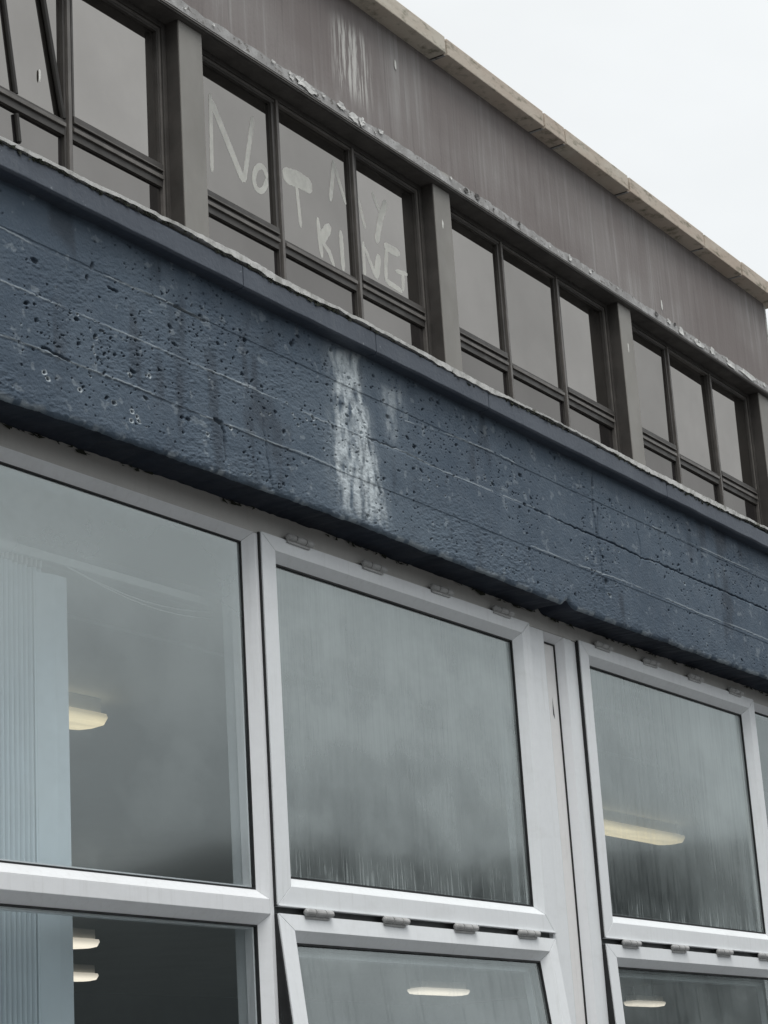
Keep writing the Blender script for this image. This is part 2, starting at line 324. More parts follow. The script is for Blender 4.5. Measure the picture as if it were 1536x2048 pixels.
M_['flake'] = simple('white_paint_flake', (.66, .66, .64), .7, .15, 30, .001)
def mat_fascia():
    t = NT('blue_masonry_paint')
    at = t.n('ShaderNodeAttribute'); at.attribute_name = 'wear'; sp_ = t.n('ShaderNodeSeparateXYZ'); t.l(at.outputs['Vector'], sp_.inputs[0])
    white, dirt, tone = sp_.outputs[0], sp_.outputs[1], sp_.outputs[2]
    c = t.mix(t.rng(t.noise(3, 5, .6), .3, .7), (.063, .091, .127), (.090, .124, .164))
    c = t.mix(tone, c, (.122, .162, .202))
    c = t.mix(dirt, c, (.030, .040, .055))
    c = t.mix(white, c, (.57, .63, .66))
    nr = t.bump(t.noise(260, 4, .65), .0022, .55)
    return t.done(t.principled(c, t.rng(t.noise(20, 4), .3, .7, .50, .70), 0, nr, .30))
M_['fascia'] = mat_fascia()
def mat_cap():
    t = NT('blue_cap_paint')
    st = t.noise(1, 5, .65, (30, 30, 5)); n = t.noise(6, 5, .6)
    c = t.mix(t.rng(n, .3, .7), (.060, .074, .098), (.084, .100, .126))
    c = t.mix(t.rng(st, .55, .75, 0, .5), c, (.115, .13, .15))
    c = t.mix(t.rng(t.noise(40, 5, .7), .66, .72, 0, .7), c, (.34, .37, .40))
    return t.done(t.principled(c, .5, 0, t.bump(t.noise(90, 4), .003, .4), .4))
M_['cap'] = mat_cap()
def mat_flash():
    t = NT('weathered_white_flashing'); n = t.noise(22, 6, .7)
    c = t.mix(t.rng(n, .42, .66), (.70, .70, .68), (.40, .40, .38)); c = t.mix(t.rng(t.noise(9, 6, .7), .60, .70), c, (.16, .16, .13))
    return t.done(t.principled(c, .7, 0, t.bump(n, .004, .6), .3))
M_['flash'] = mat_flash()
def mat_letter():
    t = NT('smeared_white_paint'); n = t.noise(14, 5, .65)
    d = t.n('ShaderNodeBsdfDiffuse'); d.inputs[0].default_value = (.80, .80, .75, 1); tr = t.n('ShaderNodeBsdfTransparent')
    m = t.n('ShaderNodeMixShader'); t.l(t.rng(n, .25, .75, .44, .68), m.inputs[0]); t.l(tr.outputs[0], m.inputs[1]); t.l(d.outputs[0], m.inputs[2])
    return t.done(m.outputs[0])
M_['letter'] = mat_letter()

# ================================================================ ground
g = MB().add([(-1500, -1500, -2.1), (1500, -1500, -2.1), (1500, 1500, -2.1), (-1500, 1500, -2.1)], [(0, 1, 2, 3)]).build('ground', M_['asphalt'])
tag(g, kind='structure')
# added dark rise behind the camera: darkens reflections, blocks low sky light
hv, hf = [], []; na, nr_ = 120, 7
for i_ in range(na):
    a_ = math.pi*(1.0+.98*(i_/(na-1))) + .03
    for j_ in range(nr_):
        d_ = 120+30*j_; hh = 32*(.72+.5*fbm(np.array([a_*9.0]), np.array([0.]), 1.0, 700, 4)[0])*math.sin(math.pi*min(1, j_/4)/2)
        hv.append((math.cos(a_)*d_, math.sin(a_)*d_, -2.15+hh+random.uniform(-.6, .6)*(j_ > 0)))
for i_ in range(na-1):
    for j_ in range(nr_-1): hf.append((i_*nr_+j_, (i_+1)*nr_+j_, (i_+1)*nr_+j_+1, i_*nr_+j_+1))
M_['sky_blocker'] = simple('dark_sky_blocker', (.028, .034, .036), .95, .4, .15, 0)
tag(MB().add(hv, hf).build('sky_blocker', M_['sky_blocker']), kind='structure')

# ================================================================ front building
FB = empty('front_building', (0, 0, -2.1))
tag(FB, 'low building front with blue painted concrete band above pale grey framed windows', 'building')
def fpart(mb, name, mat, parent=None, **k):
    o = mb.build(name, mat, None, **k); p = parent or FB
    o.parent = p; o.matrix_parent_inverse = Matrix.Identity(4)
    if p is FB: o.location = (0, 0, 2.1)
    return o

X_L, X_R = -3.2, 19.0
# ---- blue concrete band: a relief grid
def graded(a, b, s0, s1):
    x = [a]
    while x[-1] < b: x.append(x[-1] + s0 + (s1-s0)*(x[-1]-a)/(b-a))
    return x
gx = list(np.arange(X_L, -1.02, .02)) + graded(-1.02, 2.85, .0017, .0032) + list(np.arange(2.88, 4.2, .02)) + list(np.arange(4.3, X_R, .5))
gx = np.array(gx); gz = np.linspace(0, 1, 350)
FX = np.array([-3.2, -.92, -.744, -.561, -.139, .099, .367, .537, .736, .893, 1.18, 1.294, 1.38, 1.75, 2.6, 19]); FZ = np.array([.873, .8729, .877, .8806, .885, .886, .887, .8816, .881, .8782, .8763, .8745, .8731, .8732, .8762, .876])
zb = np.interp(gx, FX, FZ)
zb = zb + .0035*(vnoise(gx, gx*0, 14, 1, 5)-.5) + .003*(vnoise(gx, gx*0, 60, 1, 6)-.5)
chip = np.exp(-((gx-1.262)/.020)**2)*.016; zb = zb + chip
X, T = np.meshgrid(gx, gz, indexing='ij'); ZT = 1.335
Zb2 = zb[:, None] + 0*T; Z = Zb2 + T*(ZT-Zb2)
low = Z - Zb2
h = .003*(fbm(X, Z, 2.2, 40, 3)-.5)*2                                     # long waves
bi = np.digitize(Z, [.997, 1.107, 1.215])
boardoff = np.array([.0, .0012, -.0006, .0009])[bi]; h += boardoff
rough_mask = np.clip(sstep(.50, .66, fbm(X, Z, 4.5, 50, 3, .6)) + 1.1*np.exp(-low/.045) + .9*sstep(.55, .7, fbm(X, Z, 9, 55, 2))*(X < 0), 0, 1.3)
rip = fbm(X*.8 + .4*Z, Z - .25*X, 210, 60, 3, .45)
h += rough_mask*.0012*(rip-.5)*2 + .0006*(fbm(X, Z, 220, 70, 2)-.5)*2
h += .0005*(fbm(X, Z, 45, 75, 3, .5)-.5)*2
white = np.zeros_like(h); dirt = np.zeros_like(h); tone = .55*sstep(.45, .75, fbm(X, Z, 3.0, 80, 4, .5))
wob = .006*(fbm(X, Z, 20, 90, 2)-.5)*2; wobf = .003*(fbm(X, Z, 70, 92, 2)-.5)*2
seg = lambda s: sstep(.38, .55, fbm(X, Z, 6, s, 3))
for i, pts in enumerate(RIDGES):
    d = polydist(X, Z + wobf*.6, pts); a = seg(200+i)
    h += .0007*np.exp(-(d/.0022)**2)*(.35+.65*a); white = np.maximum(white, .46*np.exp(-(d/.0016)**2)*(.14+.86*a))
    d2 = polydist(X, Z + wobf*.6 + .005, pts); h -= .0006*np.exp(-(d2/.0025)**2)*seg(230+i)*seg(250+i)
deep = [.009, .004, .009, .008, .010, .009, .008, .007, .004, .004, .004]
for i, pts in enumerate(CRACKS):
    w_ = .0020 if i not in (2, 3, 5) else .0032
    d = polydist(X + wobf*1.2, Z + wobf*1.2, pts); a = .35+.65*sstep(.3, .5, fbm(X, Z, 14, 260+i, 2))
    q = np.exp(-(d/w_)**2)*a; h -= deep[i]*q; dirt = np.maximum(dirt, .55*q)
    if i == 4: white = np.maximum(white, .5*np.exp(-((d-.008)/.006)**2)*a)
# bug holes
def hole(cx, cz, rx, rz, dep, rim, ang):
    i0, i1 = np.searchsorted(gx, [cx-3.2*rx-.004, cx+3.2*rx+.004])
    if i1-i0 < 2: return
    xs = X[i0:i1]; zs = Z[i0:i1]; ca, sa = math.cos(ang), math.sin(ang)
    u = ((xs-cx)*ca+(zs-cz)*sa)/rx; v = (-(xs-cx)*sa+(zs-cz)*ca)/rz
    r = np.hypot(u, v)*(1+.5*(vnoise(xs, zs, 300, 300, 3)-.5)); m = np.exp(-r**4)
    h[i0:i1] -= dep*m; dirt[i0:i1] = np.maximum(dirt[i0:i1], .62*m)
    if rim:
        q = np.exp(-((r-1.45)/.38)**2)*rim; white[i0:i1] = np.maximum(white[i0:i1], q)
dens = lambda x, z: float(vnoise(np.array([x]), np.array([z]), 4.5, 7, 123)[0])
n_h = 0
while n_h < 1700:
    cx = -1.02 + 3.87*RNG.random()**1.15; cz = .90+.41*RNG.random()
    pr = dens(cx, cz)**2.2*2.1*(1.25 if cz > 1.05 else .6)
    if cx < .0: pr *= 1.25
    if RNG.random() > pr: continue
    n_h += 1
    k = RNG.random(); r = .0008+.0010*RNG.random() if k < .88 else .0018+.0020*RNG.random()
    hole(cx, cz, r*(1+.6*RNG.random())*1.3, r*(.75+.5*RNG.random()), .004+1.4*r, .6*RNG.random() if (RNG.random() < .16 and cz < 1.12) else 0, RNG.normal(0, .5))
for cx, cz, rx, rz in ((-.82, 1.175, .012, .006), (-.54, 1.03, .009, .004), (-.50, .985, .010, .004), (-.60, 1.19, .011, .003), (-.585, 1.19, .009, .003), (-.40, 1.13, .010, .004), (.02, 1.255, .008, .007), (.41, 1.185, .010, .006), (.17, 1.16, .005, .005), (-.17, 1.13, .007, .004), (1.05, 1.19, .012, .006), (1.50, .985, .012, .012), (2.10, 1.165, .010, .009), (-.655, 1.22, .006, .010), (-.67, 1.19, .005, .009)):
    hole(cx, cz, rx*.8, rz*.8, .007, 0, -.2)
for cx, cz in ((-.545, .945), (-.530, .938), (-.525, .930), (-.548, .925), (-.80, .955), (-.79, .945), (-.70, .948), (-.55, 1.02), (-.49, 1.035), (-.22, .995), (-.30, .96)):
    hole(cx, cz, .0035, .003, .005, .85, 0)
# white lime run
mk = np.zeros_like(h)
for k, pts in enumerate(STREAK):
    Xw = X + wob*2.2 + wobf*2 + .02*(fbm(X, Z*.5, 9, 360+k, 3)-.5)*2; ins = inpoly(Xw, Z, pts).astype(float); d = polydist(Xw, Z, pts+pts[:1]); soft = np.where(ins > 0, sstep(-.004, .026, d), .22*np.exp(-d/.016))
    mk = np.maximum(mk, soft*(1, .45)[k])
brk = fbm(X, Z, 26, 300, 4, 2.6); runs = fbm(X, Z*.12, 60, 310, 3)
white = np.maximum(white, mk*np.clip(.50+1.9*(brk-.46)+.8*(runs-.45), 0, .95)*(.35+.65*sstep(.885, .99, Z+.05*(runs-.5))))
h -= mk*.0022*(fbm(X, Z, 60, 320, 3)-.3)*2
dirt = np.maximum(dirt, .55*sstep(.6, .78, fbm(X, Z*.25, 16, 330, 4))*sstep(.45, .6, fbm(X, Z, 3, 331, 3)))
dirt = np.maximum(dirt, .6*sstep(.62, .74, fbm(X, Z*.10, 11, 333, 3))*sstep(.35, .6, fbm(X, Z, 8, 334, 3)))
dirt = np.maximum(dirt, .35*sstep(.55, .8, fbm(X, Z, 10, 335, 4))*np.exp(-low/.06))
white = np.maximum(white, .35*np.exp(-((low-.004)/.006)**2)*sstep(.5, .65, fbm(X, Z, 30, 340, 3)))
white = np.maximum(white, .16*sstep(.72, .80, fbm(X, Z, 40, 350, 3)))
edge = .008*np.exp(-low/.0045)                                            # arris worn round
Y = -.092 - h + edge
Y[:, 0] = -.084 + .002*RNG.random(len(gx))
nx, nzr = X.shape
V = np.stack([X, Y, Z], -1).reshape(-1, 3)
# soffit rows of the band
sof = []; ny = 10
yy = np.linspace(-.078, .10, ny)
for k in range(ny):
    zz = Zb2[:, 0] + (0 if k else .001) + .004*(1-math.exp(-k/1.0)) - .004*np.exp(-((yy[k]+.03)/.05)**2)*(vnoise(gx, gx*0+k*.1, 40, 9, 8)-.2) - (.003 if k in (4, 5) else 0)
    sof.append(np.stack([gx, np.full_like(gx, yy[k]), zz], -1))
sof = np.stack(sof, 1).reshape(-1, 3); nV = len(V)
I, J = np.meshgrid(np.arange(nx-1), np.arange(nzr-1), indexing='ij'); a = (I*nzr+J).ravel()
Q = np.stack([a, a+nzr, a+nzr+1, a+1], -1)
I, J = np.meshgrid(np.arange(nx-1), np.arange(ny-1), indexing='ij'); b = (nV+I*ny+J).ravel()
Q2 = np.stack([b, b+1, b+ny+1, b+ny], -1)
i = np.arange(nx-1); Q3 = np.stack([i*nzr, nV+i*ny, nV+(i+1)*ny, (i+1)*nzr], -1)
AV = np.concatenate([V, sof]); AQ = np.concatenate([Q, Q2, Q3]).astype(np.int32)
me = bpy.data.meshes.new('concrete_band'); me.vertices.add(len(AV)); me.vertices.foreach_set('co', AV.astype(np.float32).ravel())
me.loops.add(len(AQ)*4); me.loops.foreach_set('vertex_index', AQ.ravel()); me.polygons.add(len(AQ))
me.polygons.foreach_set('loop_start', np.arange(0, len(AQ)*4, 4, dtype=np.int32)); me.polygons.foreach_set('use_smooth', np.ones(len(AQ), bool))
me.update(); me.validate()
wear = np.zeros((len(AV), 3), np.float32); wear[:nV, 0] = white.ravel(); wear[:nV, 1] = dirt.ravel(); wear[:nV, 2] = tone.ravel()
at = me.attributes.new('wear', 'FLOAT_VECTOR', 'POINT'); at.data.foreach_set('vector', wear.ravel())
me.materials.append(M_['fascia']); me.materials.append(M_['soffit_shade'])
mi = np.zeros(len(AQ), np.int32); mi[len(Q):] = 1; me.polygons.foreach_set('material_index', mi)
band = link(bpy.data.objects.new('concrete_band', me), FB); band.location = (0, 0, 2.1)
tag(band, 'blue painted board-marked concrete with holes, cracks and a white lime run')

# ---- cap on top of the band, in lengths
cj = [X_L, -1.9, -.72-.53, .843-1.045, .3194, .843, 1.89, 2.94, 4.0, 8.0, 13.0, X_R]
cj = sorted(cj)
for a_, b_ in zip(cj[:-1], cj[1:]):
    n = max(2, int((min(b_, 4)-min(a_, 4))/.03)+2); mb = MB(); prof = [(-.124, 1.3095), (-.1285, 1.314), (-.1285, 1.358), (-.122, 1.367), (.05, 1.372), (.05, 1.3095)]
    xs = np.linspace(a_+.0012, b_-.0012, n); vs = []; fs = []
    for x_ in xs:
        w1 = .0022*(vnoise(np.array([x_]), np.array([0.]), 9, 1, 400)[0]-.5); w2 = .003*(vnoise(np.array([x_]), np.array([0.]), 13, 1, 401)[0]-.5)
        vs += [(x_, y_+w1, z_+w2) for (y_, z_) in prof]
    k = len(prof)
    for i_ in range(n-1):
        for j_ in range(k): fs.append((i_*k+j_, i_*k+(j_+1) % k, (i_+1)*k+(j_+1) % k, (i_+1)*k+j_))
    fs += [tuple(range(k)), tuple(range((n-1)*k, n*k))[::-1]]
    fpart(mb.add(vs, fs), 'cap_stone', M_['cap'], bevel=.0015)
# ---- white flashing lapping over the cap, torn lower edge
TX = np.array([-3.2, -.95, -.75, -.43, -.2, -.067, .256, .635, .912, 1.6, 2.03, 2.67, 19]); TZ = np.array([1.372, 1.372, 1.374, 1.381, 1.385, 1.378, 1.378, 1.375, 1.373, 1.3757, 1.376, 1.381, 1.381])
fx = np.concatenate([np.arange(X_L, -1.0, .03), np.arange(-1.0, 3, .004), np.arange(3.02, 5, .05), np.arange(5, X_R, 1.0)])
ztop = np.interp(fx, TX, TZ) + .003*(vnoise(fx, fx*0, 30, 1, 410)-.5) + .002*(vnoise(fx, fx*0, 90, 1, 411)-.5)
thin = sstep(.35, .6, vnoise(fx, fx*0, 2.2, 1, 412))
hang = (.009+.007*thin)*(.85+.3*vnoise(fx, fx*0, 45, 1, 413))*np.interp(fx, [.85, .95, 1.4, 1.75], [1, .45, .45, 1.0])
vs = []; fs = []
for i_, x_ in enumerate(fx):
    zt, hg = ztop[i_], hang[i_]; y1 = -.1315-.002*vnoise(np.array([x_]), np.array([0.]), 40, 1, 414)[0]
    vs += [(x_, -.127, zt-hg), (x_, y1, zt-hg-.0005), (x_, y1-.001, zt-.002), (x_, -.126, zt+.001), (x_, .02, zt+.004), (x_, .02, zt-.001)]
for i_ in range(len(fx)-1):
    for j_ in range(6): fs.append((i_*6+j_, i_*6+(j_+1) % 6, (i_+1)*6+(j_+1) % 6, (i_+1)*6+j_))
fs += [tuple(range(6)), tuple(range((len(fx)-1)*6, len(fx)*6))[::-1]]
fl = fpart(MB().add(vs, fs), 'flashing', M_['flash']); tag(fl, 'weathered white flashing edge on top of the blue cap')
# ---- moss clinging below the flashing
rm = random.Random(5); mb = MB()
for _ in range(900):
    x_ = -1.0+3.8*rm.random(); zt = float(np.interp(x_, fx, ztop)); hg = float(np.interp(x_, fx, hang))
    if float(vnoise(np.array([x_]), np.array([0.]), 3.3, 1, 420)[0]) < .35 and rm.random() < .8: continue
    s = .0013+.0028*rm.random()**2; c = Vector((x_, -.1295-.002*rm.random(), zt-hg-.001-.007*rm.random()**2.0))
    q = [c+Vector((rm.gauss(0, 1)*s*1.6, rm.gauss(0, .6)*s*.8, rm.gauss(0, 1)*s)) for _k in range(5)]
    mb.add(q, [(0, 1, 2), (0, 2, 3), (0, 3, 4), (0, 4, 1), (1, 2, 3), (1, 3, 4)])
tag(fpart(mb, 'moss', M_['moss']), 'dark moss along the edge of the flashing', kind='stuff')
# cobweb-like grime hanging below the soffit line, torn sealant
mb = MB()
for _ in range(260):
    x_ = -1.0+3.8*rm.random()
    if float(vnoise(np.array([x_]), np.array([0.]), 5, 1, 430)[0]) < .5: continue
    z_ = float(np.interp(x_, gx, zb)); s = .003+.005*rm.random()
    c = Vector((x_, .004, z_-.002-.004*rm.random()))
    q = [c+Vector((rm.gauss(0, 1)*s*2, -abs(rm.gauss(0, .3))*s, rm.gauss(0, .5)*s)) for _k in range(4)]
    mb.add(q, [(0, 1, 2), (0, 2, 3), (0, 3, 1), (1, 2, 3)])
tag(fpart(mb, 'grime', M_['moss']), 'dark grime along the joint under the blue band', kind='stuff')

# ---- body: roof, room, lower wall
fpart(MB().box(X_L, X_R, -.06, 11.3, 1.12, 1.30), 'roof_slab', M_['roof'])
fpart(MB().box(X_L+.01, X_R-.01, .14, 11.0, 1.10, 1.118), 'ceiling', M_['ceil'])
for y_ in (1.0, 1.454):
    fpart(MB().box(X_L+.02, X_R-.02, y_-.012, y_+.022, 1.085, 1.0995), 'ceiling_batten', M_['ceil'], bevel=.003)
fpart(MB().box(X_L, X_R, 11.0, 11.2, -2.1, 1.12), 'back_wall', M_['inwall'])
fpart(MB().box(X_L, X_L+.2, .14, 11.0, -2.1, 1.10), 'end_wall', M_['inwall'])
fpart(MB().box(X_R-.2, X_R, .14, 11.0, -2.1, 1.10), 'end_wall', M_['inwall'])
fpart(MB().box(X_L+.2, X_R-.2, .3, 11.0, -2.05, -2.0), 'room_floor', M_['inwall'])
fpart(MB().box(X_L, X_R, .03, .3, -2.1, -.82), 'lower_wall', M_['bluewall'])
fpart(MB().box(4.35, X_R, .0, .14, -.82, .872), 'side_wall', M_['bluewall'])
fpart(MB().box(X_L, -1.75, .0, .14, -.82, .872), 'side_wall', M_['bluewall'])
fpart(MB().box(-1.75, 4.35, -.05, .14, -.87, -.82), 'window_sill', M_['alu'], bevel=.003)

# ---- window lattice (face plane yF), openings
yF = .008
def plate(x0, x1, z0, z1, name, y0=yF, y1=.085, mat='alu'):
    return fpart(MB().box(x0, x1, y0, y1, z0, z1), name, M_[mat], bevel=.0012)
plate(-1.75, 4.35, .8305, .93, 'head_rail', mat='alu_dirt_shade')
plate(-1.75, -1.70, -.82, .83, 'mullion')
plate(-.0165, -.0035, -.82, .83, 'mullion')
plate(-1.6995, -.017, .0050, .0356, 'transom')
plate(1.2060, 1.2895, -.82, .83, 'mullion', mat='alu2')
plate(1.4055, 1.4495, -.82, .83, 'mullion', mat='alu2')
plate(1.4520, 1.4790, -.82, .83, 'mullion', y0=yF+.004, mat='alu2')
plate(2.6865, 2.6995, -.82, .83, 'mullion')
plate(2.70, 4.30, .0050, .0356, 'transom')
plate(4.30, 4.35, -.82, .83, 'mullion')
for (a_, b_) in ((-.0035, 1.206), (1.479, 2.6865)):       # rebate behind the sashes
    fpart(MB().box(a_, b_, .030, .085, .800, .8305), 'rebate', M_['gap'])
    fpart(MB().box(a_, b_, .020, .085, -.02, .050), 'rebate', M_['gap'])
    fpart(MB().box(a_, a_+.03, .030, .085, -.82, .83), 'rebate', M_['gap'])
    fpart(MB().box(b_-.03, b_, .030, .085, -.82, .83), 'rebate', M_['gap'])
fpart(MB().box(1.4495, 1.452, .018, .085, -.82, .83), 'seam', M_['gasket'])

def bead(x0, x1, z0, z1, y, wid, dep, parent, mat='alu', name='bead', lip=.003):
    """four mitred chamfered bars inside an opening; sides listed left,right,bottom,top"""
    g = .0006
    for s in range(4):
        o_ = [(x0, z0), (x1, z0), (x1, z1), (x0, z1)]; i_ = [(x0+wid, z0+wid), (x1-wid, z0+wid), (x1-wid, z1-wid), (x0+wid, z1-wid)]
        A, B = s, (s+1) % 4
        dv = Vector((o_[B][0]-o_[A][0], o_[B][1]-o_[A][1])).normalized()*g
        pa, pb, qa, qb = o_[A], o_[B], i_[A], i_[B]
        pts = [(pa, y, 1), (pb, y, -1), (qb, y+dep, -1), (qa, y+dep, 1)]
        vs = [(p[0]+sg*dv.x, yy_, p[1]+sg*dv.y) for (p, yy_, sg) in pts] + [(p[0]+sg*dv.x, yy_+.03, p[1]+sg*dv.y) for (p, yy_, sg) in pts]
        mb = MB().add(vs, [(0, 1, 2, 3), (4, 7, 6, 5), (0, 4, 5, 1), (1, 5, 6, 2), (2, 6, 7, 3), (3, 7, 4, 0)])
        fpart(mb, name, M_[mat], parent)
def ring(mb, x0, x1, z0, z1, w, y0, y1):
    mb.box(x0, x0+w, y0, y1, z0, z1); mb.box(x1-w, x1, y0, y1, z0, z1); mb.box(x0+w, x1-w, y0, y1, z0, z0+w); mb.box(x0+w, x1-w, y0, y1, z1-w, z1); return mb

def fixed_window(x0, x1, z0, z1, glass, label):
    w = fpart(ring(MB(), x0+.021, x1-.021, z0+.021, z1-.021, .0035, yF+.020, yF+.05), 'fixed_window', M_['gasket']); tag(w, label)
    bead(x0, x1, z0, z1, yF, .022, .022, w)
    for yy_ in (.032, .056):
        fpart(MB().box(x0+.019, x1-.019, yy_, yy_+.004, z0+.019, z1-.019), 'pane', M_[glass if yy_ < .04 else 'inner'], w)
    fpart(ring(MB(), x0+.022, x1-.022, z0+.022, z1-.022, .007, .0365, .0555), 'spacer_bar', M_['alu'], w)
    # timber-pale inner frame returns of the room side
    fpart(ring(MB(), x0-.004, x1+.004, z0-.004, z1+.004, .027, .0605, .084), 'inner_frame', M_['alu'], w)
    return w
def mat_inner():
    t = NT('inner_pane'); fr = t.n('ShaderNodeFresnel'); fr.inputs[0].default_value = 1.3
    gl = t.n('ShaderNodeBsdfGlossy'); gl.inputs['Roughness'].default_value = .02; tr = t.n('ShaderNodeBsdfTransparent'); tr.inputs[0].default_value = (.97, .98, .98, 1)
    ge = t.n('ShaderNodeNewGeometry'); fac = t.math('MULTIPLY', fr.outputs[0], t.math('SUBTRACT', 1.0, ge.outputs['Backfacing']))
    m = t.n('ShaderNodeMixShader'); t.l(fac, m.inputs[0]); t.l(tr.outputs[0], m.inputs[1]); t.l(gl.outputs[0], m.inputs[2]); return t.done(m.outputs[0])
M_['inner'] = mat_inner()
fixed_window(-1.70, -.0165, .0356, .8305, 'glass', 'large clear pane with blind behind, above the transom')
fixed_window(-1.70, -.0165, -.82, .0050, 'glass_clear', 'dark lower pane beneath the transom')
fixed_window(2.6995, 4.30, .0356, .8305, 'glass_c', 'pane cut by the right edge of the photo')
fixed_window(2.6995, 4.30, -.82, .0050, 'glass', 'lower pane at the far right')
# narrow infilled light between the two sashes
w = fpart(MB().box(1.309, 1.386, .030, .036, -.80, .808), 'infill_panel', M_['panel']); tag(w, 'narrow white infill panel between the two opening windows')
bead(1.2895, 1.4055, -.82, .829, yF, .022, .024, w, 'alu')
fpart(ring(MB(), 1.3095, 1.3855, -.80, .809, .0035, .026, .0302), 'gasket', M_['gasket'], w)
fpart(MB().add([(1.352, .0296, .66), (1.357, .0294, .60), (1.349, .0294, .612)], [(0, 1, 2)]), 'tear', M_['gasket'], w)

# ---- opening sashes
def hinge_mesh():
    mb = MB(); L = .052; r = .0078
    prof = [(-L, .001), (-L+.002, .0055), (-L+.006, r), (-.021, r), (-.0205, r*.45), (-.0178, r*.45), (-.0173, r), (.0165, r), (.017, r*.45), (.0197, r*.45), (.0202, r), (L-.006, r), (L-.002, .0055), (L, .001)]
    mb.tube([(x_, 0, 0) for x_, _ in prof], [q for _, q in prof], 14)
    mb.box(-L+.006, L-.012, .001, .006, -.013, 0.0)
    me = mb.mesh('hinge'); me.materials.append(M_['hinge']); return me
HM = hinge_mesh()
def sash(x0, z0, z1, glass, label, tilt=0.0, wl=.050, wr=.0425, wt=.0335, wb=.041):
    x1 = x0+1.2; zp = z1
    def rotp(p):                      # open about the top edge
        x_, y_, z_ = p; dz = z_-zp; c, s = math.cos(tilt), math.sin(tilt)
        return (x_, y_*c + dz*s, zp + dz*c - y_*s)
    def put(mb, name, mat, par, **k):
        mb.v = [rotp(v) for v in mb.v]; return fpart(mb, name, M_[mat] if isinstance(mat, str) else mat, par, **k)
    o_ = [(x0, z0), (x1, z0), (x1, z1), (x0, z1)]
    i_ = [(x0+wl, z0+wb), (x1-wr, z0+wb), (x1-wr, z1-wt), (x0+wl, z1-wt)]
    e = .022; k_ = [(x0+wl+e, z0+wb+e), (x1-wr-e, z0+wb+e), (x1-wr-e, z1-wt-e), (x0+wl+e, z1-wt-e)]
    root = put(ring(MB(), x0-.0045, x1+.0035, z0-.001, z1-.001, .03, .0035, .029), 'awning_sash', 'gasket', None); tag(root, label)
    put(ring(MB(), k_[0][0]-.001, k_[1][0]+.001, k_[0][1]-.001, k_[2][1]+.001, .0042, .0205, .045), 'glazing_gasket', 'gasket', root)
    for s in range(4):
        A, B = s, (s+1) % 4; gpx = .0007
        dv = Vector((o_[B][0]-o_[A][0], o_[B][1]-o_[A][1])).normalized()*gpx
        def q(P, y_, sg): return (P[0]+sg*dv.x, y_, P[1]+sg*dv.y)
        ring_ = [(o_, .016), (o_, .0012), (o_, .0), (i_, .0), (i_, .0008), (k_, .0225), (k_, .045), (o_, .045)]
        ring_ = [(o_, .028), (o_, .0), (i_, .0), (k_, .0225), (k_, .045), (o_, .0285)]
        vs = [q(R[A], y_, 1) for R, y_ in ring_] + [q(R[B], y_, -1) for R, y_ in ring_]; n = len(ring_)
        fs = [(j, (j+1) % n, n+(j+1) % n, n+j) for j in range(n)] + [tuple(range(n))[::-1], tuple(range(n, 2*n))]
        put(MB().add(vs, fs), 'sash_rail', 'alu2', root, bevel=.0010)
    put(MB().box(k_[0][0]-.002, k_[1][0]+.002, .026, .030, k_[0][1]-.002, k_[2][1]+.002), 'pane', glass, root)
    put(MB().box(k_[0][0]-.002, k_[1][0]+.002, .048, .052, k_[0][1]-.002, k_[2][1]+.002), 'pane', 'inner', root)
    put(ring(MB(), k_[0][0]+.001, k_[1][0]-.001, k_[0][1]+.001, k_[2][1]-.001, .008, .0325, .0475), 'spacer_bar', 'gap', root)
    put(ring(MB(), x0+.02, x1-.02, z0+.02, z1-.02, .055, .0525, .07), 'inner_frame', 'alu', root)
    for hx in (.1405, .4445, .7505, 1.0545):
        o = bpy.data.objects.new('hinge', HM); link(o, root); o.location = (x0+hx, -.0055, z1+.0062)
        o.rotation_euler = (random.uniform(-.05, .05), random.uniform(-.012, .012), random.uniform(-.012, .012))
    return root
sash(0.0, .0245, .8342, 'glass_a', 'fogged opening window with four hinges, between clear pane and narrow panel')
sash(1.4823, .0245, .8342, 'glass_b', 'partly fogged opening window with yellow lamp behind')
sash(0.0, -.80, .0075, 'glass_c', 'lower opening window tilted out from its hinges', math.radians(6.8))
sash(1.4823, -.80, .0075, 'glass_c', 'lower opening window slightly ajar at the right', math.radians(2.5))
# drip lip along the bottom of upper sashes
for x0 in (0.0, 1.4823):
    fpart(MB().box(x0+.004, x0+1.215, -.003, .012, .0222, .0243), 'drip_lip', M_['alu2'])

# ================================================================ rear (upper) building
RB = empty('upper_storey', (0, 0, -2.1))
tag(RB, 'set-back brown upper storey with reflective strip windows and stone coping', 'building')
def rpart(mb, name, mat, parent=None, **k):
    o = mb.build(name, mat if not isinstance(mat, str) else M_[mat], None, **k); p = parent or RB; o.parent = p
    if p is RB: o.location = (0, 0, 2.1)
    return o
ZS, ZR = 3.5668, 3.5855
BX0, BX1 = -2.2, 7.492
def wavy_wall():
    xs = np.linspace(BX0, BX1, 240); zs = np.linspace(3.60, 4.20, 14); vs = []; fs = []
    for x_ in xs:
        for z_ in zs: vs.append((x_, 1.620+.004*(vnoise(np.array([x_]), np.array([z_]), 1.7, 3, 500)[0]-.5), z_))
    n = len(zs)
    for i_ in range(len(xs)-1):
        for j_ in range(n-1): fs.append((i_*n+j_, (i_+1)*n+j_, (i_+1)*n+j_+1, i_*n+j_+1))
    return MB().add(vs, fs)
rpart(wavy_wall(), 'upper_wall', 'brown', smooth=True)
rpart(MB().box(BX0, BX1-.001, 1.63, 7.5, 3.60, 4.17), 'wall_core', 'brown')
rpart(MB().box(BX1, BX1+.012, 1.612, 1.66, 3.59, 4.165), 'corner_trim', 'flash', bevel=.002)
